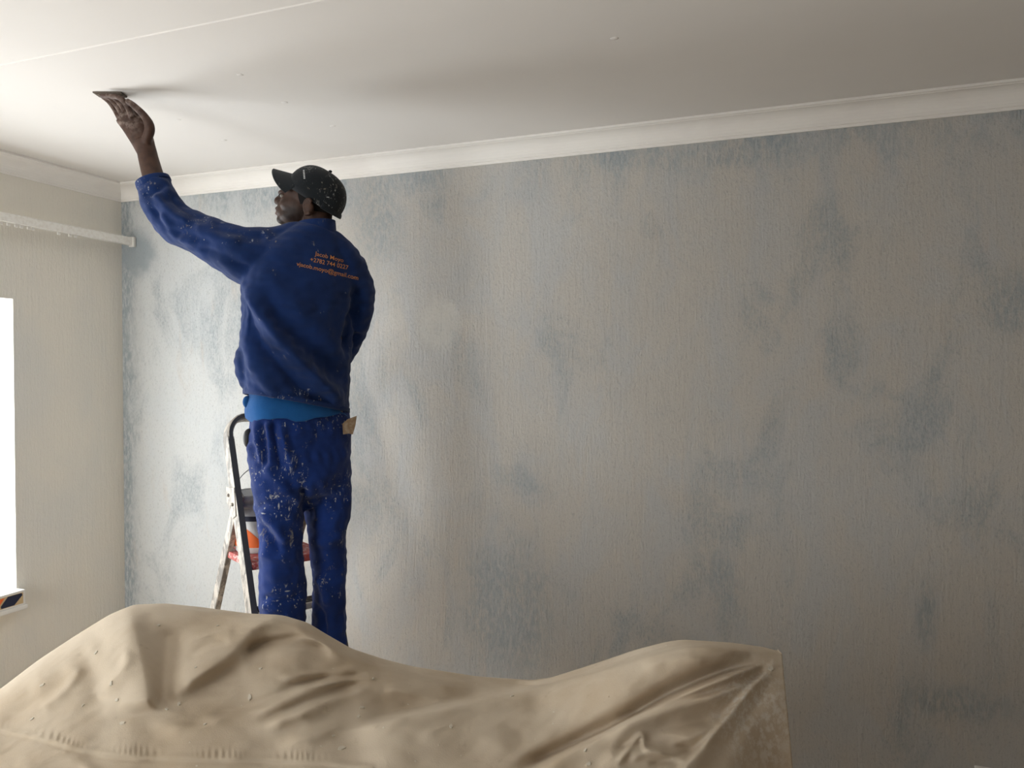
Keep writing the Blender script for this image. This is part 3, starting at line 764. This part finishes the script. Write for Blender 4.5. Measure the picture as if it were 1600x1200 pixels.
# cuff, collar, hem band
cuff = [P(243, 291, 2.69), P(240, 286, 2.69), P(238, 281, 2.69)]
MB().tube(cuff, [.0585, .0595, .058], 32, 4).mesh('cuff', M['jacket'], jacket)
co = []
for (l, r, d, h) in [((452, 370), (528, 378), 2.735, .070), ((458, 360), (526, 366), 2.735, .070), ((464, 352), (525, 352), 2.737, .070), ((467, 348), (524, 344), 2.737, .067), ((470, 353), (522, 349), 2.737, .060)]:
    co.append(ring(l, r, d, h, sq=2.0, th=math.radians(30)))
MB().loft(spline(np.array(co).reshape(5, -1), 4).reshape(-1, 36, 3), caps=False).mesh('collar', M['jacket'], jacket)
hem = ring((379, 607), (547, 641), 2.73, .138); hem2 = ring((379, 613), (547, 648), 2.73, .139); hem3 = ring((381, 614), (545, 648), 2.73, .130)
MB().loft([hem, hem2, hem3], caps=False).mesh('hem', M['jacket'], jacket)
# lettering on the back of the jacket
def lettering(text, p0, p1, hgt):
    cu = bpy.data.curves.new('t', 'FONT'); cu.body = text; cu.size = 1; cu.resolution_u = 3; cu.offset = .004
    o = bpy.data.objects.new('t', cu); C.objects.link(o)
    dg = bpy.context.evaluated_depsgraph_get(); dg.update(); me = bpy.data.meshes.new_from_object(o.evaluated_get(dg))
    bm = bmesh.new(); bm.from_mesh(me); bmesh.ops.triangulate(bm, faces=bm.faces); 
    bmesh.ops.subdivide_edges(bm, edges=[e for e in bm.edges if e.calc_length() > .3], cuts=1)
    bmesh.ops.triangulate(bm, faces=bm.faces)
    vs = np.array([v.co[:] for v in bm.verts]); fs = [tuple(v.index for v in f.verts) for f in bm.faces]
    bm.free(); bpy.data.objects.remove(o); bpy.data.curves.remove(cu); bpy.data.meshes.remove(me)
    x0, x1 = vs[:, 0].min(), vs[:, 0].max(); p0, p1 = np.array(p0), np.array(p1); dr = (p1-p0)
    un = np.array((-dr[1], dr[0]))/np.linalg.norm(dr); un = -un*np.sign(un[1])   # up on the picture
    out = []
    for v in vs:
        q = p0+dr*(v[0]-x0)/(x1-x0)+np.array((.10, -1.0))*hgt*v[1]/.70
        h, nn = cast(JB, q[0], q[1])
        if h is None: h, nn = out[-1], np.zeros(3)
        if np.dot(nn, CO-h) < 0: nn = -nn
        out.append(h+nn*.0016)
    return out, fs
for text, p0, p1, hh in (('Jacob Moyo', (491.5, 399), (536, 410), 6.3), ('+2782 744 0227', (484.5, 408.5), (543.5, 421.5), 6.6), ('vjacob.moyo@gmail.com', (463, 415), (559, 437.5), 6.6)):
    V_, F_ = lettering(text, p0, p1, hh); lt = mk('lettering', V_, F_, M['orange'], jacket, smooth=False)

# --- shirt tail below the jacket
rs = [ring((396, 600), (532, 625), 2.73, .105), ring((385, 624), (541, 640), 2.73, .124), ring((382, 640), (544, 645), 2.73, .1325), ring((384, 652), (546, 648), 2.73, .134), ring((388, 651), (542, 647), 2.73, .126)]
rs = spline(np.array(rs).reshape(5, -1), 5).reshape(-1, 36, 3)
for i in range(len(rs)):
    k = max(0, (i-8)/12)
    for j in range(36):
        a = 2*math.pi*j/36
        rs[i, j] += UP*k*(.010*math.sin(5*a+1)+.006*math.sin(11*a))+(rs[i, j]-rs[i].mean(0))*k*(.02*math.sin(7*a+.5)+.015*math.sin(13*a))
sh = MB().loft(rs, caps=False)
sh.ell(P(387, 628, 2.64), (.014, .020, .022), 16, 10)
sh.mesh('t_shirt', M['shirt'], man)
# --- trousers
tr_ = MB(); tr_.loft(rings(PEL)); tr_.loft(rings(LEGL)); tr_.loft(rings(LEGR))
tr_.ell(P(478, 770, 2.735), (.075, .085, .062), 20, 14)
V, F = remesh(tr_, .0055, 6, .5); N = vnormals(V, F)
TF = [([(400, 655), (404, 690), (410, 730)], .008, 5, 5), ([(418, 655), (422, 690), (424, 730)], .009, 5, 5), ([(436, 655), (446, 700), (460, 740)], .009, 6, 6),
      ([(410, 655), (413, 690), (417, 730)], -.006, 4, 4), ([(428, 655), (432, 695), (440, 735)], -.006, 4, 4),
      ([(400, 800), (425, 818), (450, 852)], .012, 6, 10), ([(398, 815), (420, 838), (440, 870)], -.008, 6, 6), ([(402, 860), (430, 872), (470, 868)], .006, 7, 7),
      ([(412, 720), (440, 760), (474, 790)], .009, 10, 8), ([(474, 760), (478, 790), (486, 815)], -.015, 6, 6), ([(476, 790), (510, 780), (548, 785)], -.007, 8, 8),
      ([(488, 900), (505, 915), (512, 950)], .009, 5, 8), ([(487, 940), (503, 960), (506, 1000)], -.008, 5, 5), ([(404, 930), (440, 940), (476, 930)], -.006, 6, 6),
      ([(404, 945), (440, 955), (470, 975)], .006, 7, 7), ([(478, 840), (500, 850), (540, 835)], .006, 7, 7), ([(545, 700), (520, 730), (490, 760)], .006, 12, 12)]
V = fold_mesh(V, N, TF, .0028, 6, 5); V = V+vnormals(V, F)*(.0014*wnoise(V, 20, 4))[:, None]
trousers = mk('trousers', V, F, M['trousers'], man); tag(trousers, 'navy blue work trousers covered in paint splashes')
TB = BVHTree.FromPolygons([tuple(v) for v in V], F)
# gaping dark side pocket on the hip
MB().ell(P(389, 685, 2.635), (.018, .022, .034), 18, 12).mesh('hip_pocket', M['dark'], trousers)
# --- shoes
for heel, tip, ank in FOOT:
    d = (tip-heel); d[2] = 0; d /= np.linalg.norm(d); sd = np.cross(UP, d); rg = []
    L0 = np.array((*heel[:2], .432))-d*.045
    for s, wh, ht in ((0, .026, .075), (.03, .036, .085), (.09, .038, .088), (.14, .040, .070), (.20, .046, .052), (.25, .042, .044), (.275, .022, .032)):
        c0 = L0+d*s
        rg.append([c0+sd*wh*a+UP*(ht*h) for a, h in ((-1, 0), (-1.02, .35), (-.85, .75), (-.45, 1), (.45, 1), (.85, .75), (1.02, .35), (1, 0))])
    so = MB().loft(rg).mesh('shoe', M['shoe'], man)
    MB().loft([[p+UP*0 for p in [L0+d*s-sd*wh*1.05, L0+d*s-sd*wh*1.05+UP*.014, L0+d*s+sd*wh*1.05+UP*.014, L0+d*s+sd*wh*1.05]] for s, wh in ((-.003, .028), (.03, .037), (.14, .041), (.20, .047), (.25, .043), (.28, .022))]).mesh('sole', M['rubber'], so, smooth=False)
# --- cap
def cap_dome(a, l, z):
    return hp_(a, l, z)
capV = []; nT, nP = 60, 14
capc = (-.020, 0, .010); tilt = math.radians(32)      # the band plane leans up towards the visor
ct, st_ = math.cos(tilt), math.sin(tilt)
def cl(u, l, w):   # cap frame (u forward along band plane, w out of the crown) -> world
    return hp_(capc[0]+u*ct-w*st_, capc[1]+l, capc[2]+u*st_+w*ct)
rgs = []
for i in range(nP+1):
    ph = i/nP*math.pi/2
    rr_ = []
    for j in range(nT):
        t = 2*math.pi*j/nT
        seam = 1-.010*abs(math.cos(3*t))**14*math.cos(ph)
        cr_ = math.cos(ph)**.78
        fr_ = .108 if math.cos(t) > 0 else .113
        front = 0
        rr_.append(cl((fr_*cr_+front)*math.cos(t)*seam, .086*cr_*math.sin(t)*seam, -.012+.096*math.sin(ph)**1.0))
    rgs.append(rr_)
band = [[cl((.108 if math.cos(t) > 0 else .113)*.985*math.cos(t), .0845*math.sin(t), -.036) for t in np.linspace(0, 2*math.pi, nT, endpoint=False)]]
inner = [[cl((.108 if math.cos(t) > 0 else .113)*.955*math.cos(t), .082*math.sin(t), -.035) for t in np.linspace(0, 2*math.pi, nT, endpoint=False)]]
cap = MB().loft(inner+band+rgs, caps=False).mesh('cap', M['cap'], man); tag(cap, 'black peaked cap with paint specks')
MB().ell(cl(-.004, 0, .086), (.007, .007, .005), 12, 8).mesh('button', M['cap'], cap)
# visor: curved plate
nu, nv = 28, 10; top = []; th_ = .003
def vis(s, k, off):
    ang = s*math.radians(68); bu, bl = .100*math.cos(ang), .083*math.sin(ang)
    ext = .080*k*(math.cos(s*math.pi/2*.97)**.40)
    u = bu+ext; l = bl*(1+.04*k)
    w = .010-.052*abs(l/.083)**2.0*(.55+.45*k)-.022*k+off
    return cl(u, l, w)
gt = np.array([[vis(s, k, th_) for s in np.linspace(-1, 1, nu)] for k in np.linspace(-.04, 1, nv)])
gb = np.array([[vis(s, k, 0) for s in np.linspace(-1, 1, nu)] for k in np.linspace(-.04, 1, nv)])
Vv = list(gt.reshape(-1, 3))+list(gb.reshape(-1, 3)); Fv = []; o2 = nu*nv
for i in range(nv-1):
    for j in range(nu-1):
        a = i*nu+j; Fv.append((a, a+1, a+nu+1, a+nu)); Fv.append((o2+a, o2+a+nu, o2+a+nu+1, o2+a+1))
for j in range(nu-1): a = (nv-1)*nu+j; Fv.append((a, a+1, o2+a+1, o2+a)); Fv.append((j+1, j, o2+j, o2+j+1))
for i in range(nv-1):
    a = i*nu; Fv.append((a, a+nu, o2+a+nu, o2+a)); a = i*nu+nu-1; Fv.append((a+nu, a, o2+a, o2+a+nu))
mk('visor', Vv, Fv, M['cap'], cap)
# strap at the back and the small white embroidery on the front
MB().tube([cl(-.114*math.cos(a), .088*math.sin(a), -.030) for a in np.linspace(-.9, .9, 9)], [(.004, .010)]*9, 10, 2, up=UP).mesh('strap', M['cap'], cap)
CB = BVHTree.FromPolygons([tuple(worldpos(cap)+v.co) for v in cap.data.vertices], [tuple(p.vertices) for p in cap.data.polygons])
eb = MB()
for k in range(6):
    q = []
    for dx, dy in ((-.9, -.75), (1.0, -.9), (1.1, .6), (-.8, .75)):
        h, nn = cast(CB, 475.2+.45*(k-2.5)*.5+dx*1.3, 266.8+k*2.4+dy)
        if h is None: continue
        if np.dot(nn, CO-h) < 0: nn = -nn
        q.append(h+nn*.0012)
    if len(q) == 4: eb.add(q, [(0, 1, 2, 3)])
if eb.V: eb.mesh('embroidery', M['whiteprint'], cap, smooth=False)

# ------------------------------------------------------------------ what he holds and carries
# folded sandpaper held flat against the ceiling
sc_ = at_plane(172, 147.5, 2, ZC-.003)
sp = MB(); sp.obox(sc_, RGT*.050, FWD*.022, UP*.0022); sp.obox(sc_-UP*.004+RGT*.004, RGT*.046, FWD*.020, UP*.0012)
pp = sp.mesh('sandpaper', M['sand'], None, smooth=False); tag(pp, 'folded sheet of sandpaper pressed to the ceiling under the fingertips', 'sandpaper'); bevel(pp, .001)
# scraper in the back pocket
h, nn = cast(TB, 538, 676)
poly = [(535, 662), (543, 655), (557.5, 649.5), (555.5, 664), (551.5, 679), (545, 677.5), (536, 679)]
dS = np.dot(h-CO, CRn @ np.array((0, 0, -1.0)))-.012
fr_ = [P(x, y, dS) for x, y in poly]; vn = (h-CO)/np.linalg.norm(h-CO)
bkp = [p+vn*.006 for p in fr_]; n = len(poly)
scp = MB().add(fr_+bkp, [tuple(range(n)), tuple(range(n, 2*n))[::-1]]+[(i, n+i, n+(i+1) % n, (i+1) % n) for i in range(n)]).mesh('scraper', M['blade'], None, smooth=False)
bevel(scp, .0015); tag(scp, 'plaster-caked brown scraper sticking out of a trouser pocket', 'scraper')

# ------------------------------------------------------------------ canvas drop cloth over furniture
XS = [-300, -260, -100, 0, 60, 120, 170, 200, 250, 300, 380, 430, 470, 500, 540, 590, 640, 740, 830, 860, 940, 1000, 1050, 1075, 1150, 1200, 1222]
YS = [1255, 1225, 1140, 1076, 1031, 992, 961, 948, 946, 951, 962, 964, 976, 995, 1019, 1036, 1049, 1065, 1071, 1067, 1041, 1021, 1008, 1004, 1009, 1016, 1022]
def smooth_interp(x, xs, ys, n=9, rep=1):
    xs_, ys_ = np.array(xs, float), np.array(ys, float)
    g = np.linspace(xs_[0], xs_[-1], 800); v = np.interp(g, xs_, ys_); k = np.ones(n)/n
    for _ in range(rep): v = np.convolve(np.pad(v, n//2, 'edge'), k, 'valid')
    return np.interp(x, g, v)
nU, nV = 620, 150; YBOT = 1330
u = np.linspace(0, 1, nU)[None, :]; tv = np.linspace(0, 1, nV)[:, None]
xtop = -280+u*(1222+280)
ysil = smooth_interp(xtop[0], XS, YS)[None, :]
t2 = tv**1.25
Yg = ysil+(YBOT-ysil)*t2
xr = np.interp(Yg, [1000, 1022, 1200, 1330], [1221, 1222, 1239, 1252])
Xg = -280+u*(xr+280)
Dr = smooth_interp(xtop[0], [-280, -100, 0, 200, 430, 640, 840, 940, 1060, 1222], [1.72, 1.84, 1.92, 2.06, 2.08, 2.04, 2.00, 1.92, 1.82, 1.74], 61, 3)[None, :]
Db = smooth_interp(xtop[0], [-280, 0, 200, 430, 640, 860, 980, 1100, 1180, 1222], [1.36, 1.40, 1.42, 1.42, 1.40, 1.36, 1.38, 1.46, 1.56, 1.62], 41, 3)[None, :]
Dg = Dr-(Dr-Db)*np.clip(tv*1.0, 0, 1)**.80
CF = [ ([(560, 1122), (640, 1106), (740, 1086), (800, 1074), (845, 1064)], -.05, 9, 26),
 # polyline, amplitude towards camera (m), width on + side (below / left), width on - side (above / right)
    ([(520, 1150), (640, 1119), (740, 1098), (840, 1077), (940, 1050), (1060, 1016), (1140, 1016), (1222, 1026)], .075, 55, 7),
    ([(790, 1215), (880, 1170), (960, 1131), (1040, 1086), (1130, 1048), (1200, 1031)], -.052, 5, 15),
    ([(800, 1225), (890, 1178), (970, 1138), (1050, 1096), (1130, 1062), (1205, 1034)], .034, 26, 4),
    ([(960, 1128), (1040, 1100), (1110, 1080), (1170, 1058), (1215, 1034)], -.018, 8, 8),
    ([(940, 1150), (1020, 1112), (1110, 1090), (1190, 1056)], .016, 18, 7),
    ([(930, 1200), (1000, 1165), (1060, 1150), (1130, 1140)], .014, 14, 12),
    ([(1221, 1024), (1150, 1107), (1072, 1200), (985, 1300)], .030, 7, 55),
    ([(1215, 1040), (1165, 1120), (1110, 1200), (1060, 1290)], -.012, 18, 18),
    ([(196, 952), (212, 1000), (224, 1060), (234, 1118)], .045, 48, 20),
    ([(262, 975), (262, 1040), (252, 1112)], -.028, 16, 26),
    ([(246, 1104), (300, 1062), (350, 1027), (378, 1000), (400, 978), (432, 966), (475, 980), (530, 1018), (600, 1042)], .045, 14, 40),
    ([(384, 1036), (392, 1014), (420, 1005), (470, 1002), (520, 1018)], -.040, 9, 8),
    ([(402, 1010), (440, 1004), (490, 1001), (540, 1026), (640, 1060), (740, 1082)], .028, 40, 5),
    ([(270, 1085), (330, 1062), (380, 1032)], -.008, 26, 12),
    ([(300, 1130), (400, 1112), (470, 1085), (560, 1052)], .016, 12, 8), ([(320, 1120), (400, 1100), (470, 1070), (540, 1046)], -.010, 6, 8),
    ([(400, 1130), (500, 1085), (580, 1060)], -.010, 6, 6), ([(410, 1140), (510, 1098), (590, 1070)], .012, 9, 6),
    ([(230, 1128), (330, 1140), (430, 1128), (520, 1100)], .012, 16, 12),
    ([(430, 1170), (540, 1130), (640, 1105)], .012, 14, 12), ([(120, 1010), (150, 1060), (155, 1110)], -.010, 18, 14), ([(40, 1075), (90, 1060), (160, 1000)], .010, 18, 18),
    ([(0, 1125), (70, 1085), (110, 1040)], -.008, 12, 12), ([(560, 1190), (700, 1160), (820, 1150)], .012, 22, 16), ([(640, 1130), (760, 1115), (880, 1092)], -.010, 12, 14),
    ([(1000, 1040), (1060, 1028), (1110, 1034)], .008, 10, 8), ([(1040, 1165), (1090, 1150), (1130, 1120)], .010, 6, 8), ([(1010, 1195), (1060, 1182), (1100, 1160)], -.009, 6, 6), ([(960, 1200), (1000, 1150), (1010, 1170), (1050, 1180)], .009, 5, 6),
    ([(430, 1060), (500, 1052), (560, 1046)], .009, 5, 5), ([(440, 1072), (510, 1060), (575, 1052)], -.008, 4, 4), ([(450, 1080), (520, 1068), (600, 1056)], .008, 5, 4), ([(600, 1075), (640, 1082), (700, 1100)], .007, 6, 6),
    ([(60, 1110), (100, 1080), (130, 1040)], .009, 8, 7), ([(150, 1090), (190, 1050), (200, 1010)], .008, 10, 8), ([(280, 1010), (330, 990), (370, 985)], .007, 8, 8), ([(290, 1030), (320, 1010), (360, 1000)], -.006, 6, 6), ([(20, 1200), (110, 1185), (160, 1230)], .010, 14, 14),
    ([(960, 1185), (980, 1165), (1040, 1158), (1090, 1170)], -.012, 9, 9), ([(980, 1190), (1020, 1176), (1080, 1190)], .010, 7, 7),
]
for poly, amp, wp, wn in CF:
    f, _, _ = fold_field(Xg, Yg, poly, wp, wn); Dg = Dg-amp*f
# stitched seam with puckers
f, sd, al = fold_field(Xg, Yg, [(-60, 1128), (60, 1152), (130, 1172), (200, 1181), (300, 1185), (400, 1187), (500, 1191), (580, 1200)], 3.0, 3.0)
Dg = Dg-.0035*np.exp(-((sd+1)/5)**2)+.003*np.exp(-((sd-6)/2.2)**2)
pk = np.exp(-((sd+8)/6)**2)*(np.abs(sd) < 30)*np.clip((600-Xg)/80, 0, 1)
Dg = Dg-.0017*pk*np.sin(al*2*math.pi/9.5+2.2*np.sin(al*.07)+1.3*np.sin(al*.031))*(.5+.5*np.sin(al*.05))
Vc = np.empty((nV, nU, 3))
rx = (Xg-800)/FPX; ryy = -(Yg-600)/FPX
dirs = rx[..., None]*CRn[:, 0]+ryy[..., None]*CRn[:, 1]-CRn[:, 2]
Vc = CO+dirs*Dg[..., None]
fl = Vc.reshape(-1, 3)
wn_ = .0030*wnoise(fl, 4, 21)+.0013*wnoise(fl, 10, 22)+.0005*wnoise(fl, 24, 23)
Vc = (fl-dirs.reshape(-1, 3)*wn_[:, None]).reshape(nV, nU, 3)
rows = [Vc[i] for i in range(nV)]
# back: roll over the ridge and hang to the floor
top = Vc[0]; z_t = top[:, 2:3]; wav = (.03*np.sin(np.linspace(0, 60, nU))+.02*np.sin(np.linspace(0, 23, nU)))[:, None]
tow = FWD[None, :]
hang = [(.03, .004), (.07, .02), (.11, .06), (.135, .14), (.15, .30), (.17, .55), (.19, .80), (.20, 1.0)]
backrows = []
for dx, k in hang:
    r = top+tow*dx+tow*wav*k; r = r.copy(); r[:, 2] = np.maximum(z_t[:, 0]*(1-k), .004)+0*k; backrows.append(r)
bot = Vc[-1]; frontrows = []
for dx, k in ((.02, .06), (.035, .2), (.05, .5), (.07, .8), (.09, 1.0)):
    r = bot-tow*dx-tow*wav*k*.8; r = r.copy(); r[:, 2] = np.maximum(bot[:, 2]*(1-k), .004); frontrows.append(r)
allr = np.array(backrows[::-1]+rows+frontrows)
# side skirts
def side(col, d0, steps):
    out = []
    for dx, k in steps:
        c = col+d0[None, :]*dx; c = c.copy(); c[:, 2] = np.maximum(col[:, 2]*(1-k), .004); out.append(c)
    return out
lft = side(allr[:, 0], -RGT, [(.05, .05), (.09, .2), (.11, .5), (.13, 1.0)])
rgt = side(allr[:, -1], -RGT*.15+FWD*.99, [(.03, .01), (.09, .03), (.15, .10)])
full = np.concatenate([np.array(lft[::-1]).transpose(1, 0, 2), allr], 1)
# right side: close the gap between the front edge and the back edge with a hanging face
e = allr[:, -1]; nR = len(e); nb = len(backrows)
edge = e[nb:]                                 # from the corner down the front edge to the floor
face = []
for k in np.linspace(.12, 1, 9):
    c = edge.copy()
    tgt = np.array(backrows)[:, -1]
    s = np.linspace(0, 1, len(edge)); ts = np.linspace(0, 1, len(tgt))
    hz = np.clip(1-edge[:, 2]/edge[0, 2], 0, 1)
    tz = np.clip(1-tgt[:, 2]/edge[0, 2], 0, 1)
    bx_ = np.stack([np.interp(hz, tz, tgt[:, 0]), np.interp(hz, tz, tgt[:, 1]), edge[:, 2]], 1)
    c = edge*(1-k)+bx_*k
    c += (RGT*.012)[None, :]*(math.sin(k*9)*hz)[:, None]*0
    face.append(c)
nR, nC = full.shape[:2]
Fc = []
idx = np.arange(nR*nC).reshape(nR, nC)
q = np.stack([idx[:-1, :-1], idx[1:, :-1], idx[1:, 1:], idx[:-1, 1:]], -1).reshape(-1, 4)
Vall = [full.reshape(-1, 3)]; quads = [q]; off = nR*nC
prev = idx[nb:, -1]
for c in face:
    cur = off+np.arange(len(c)); off += len(c); Vall.append(c)
    quads.append(np.stack([prev[:-1], prev[1:], cur[1:], cur[:-1]], -1)); prev = cur
Vall = np.concatenate(Vall); quads = np.concatenate(quads)
cloth = mk('drop_cloth', Vall, quads.tolist(), M['canvas'])
tag(cloth, 'beige canvas drop cloth draped over furniture in front of the ladder', 'drop cloth')
cc = Vall[quads]
DB = BVHTree.FromPolygons(Vall.tolist(), quads.tolist())
# dried flakes lying on the cloth
FL = [(174, 1068, 5), (183, 1094, 4), (150, 1020, 4), (390, 1089, 6), (407, 1045, 4), (191, 1130, 5), (130, 1102, 3), (261, 1108, 4), (280, 1100, 4), (306, 1043, 3), (66, 1071, 5),
      (248, 977, 4), (340, 978, 3), (535, 1169, 7), (565, 1106, 6), (560, 1120, 4), (583, 1060, 3), (521, 1150, 3), (1204, 1045, 6), (800, 1088, 4), (50, 1124, 3), (320, 1132, 3), (705, 1135, 5), (915, 1172, 4), (920, 1194, 5)]
for px, py, r in FL:
    h, nn = cast(DB, px, py)
    if h is None: continue
    if np.dot(nn, CO-h) < 0: nn = -nn
    a = np.cross(nn, UP); a /= np.linalg.norm(a); b_ = np.cross(nn, a); k = np.linalg.norm(h-CO)/FPX; an = random.uniform(0, 3)
    ring0 = []; ring1 = []
    for i in range(7):
        t = 2*math.pi*i/7; rr0 = r*k*random.uniform(.6, 1.1)
        x_, y_ = math.cos(t)*rr0, math.sin(t)*rr0*.65
        dv = a*(x_*math.cos(an)-y_*math.sin(an))+b_*(x_*math.sin(an)+y_*math.cos(an))
        ring0.append(h+dv-nn*.001); ring1.append(h+dv*.8+nn*.0022)
    o = MB().loft([ring0, ring1]).mesh('plaster_flake', M['flake'], None, smooth=False)
    tag(o, 'tiny flake of dried plaster lying on the beige drop cloth', 'flake', 'plaster flakes on the drop cloth')
print('slopes', A_F, A_R, 'hinge', HL, 'plat z', Z_PL, 'tread43', proj(np.array([fr(.43, 0), fr(.43, 1)])), 'feet', FOOT)
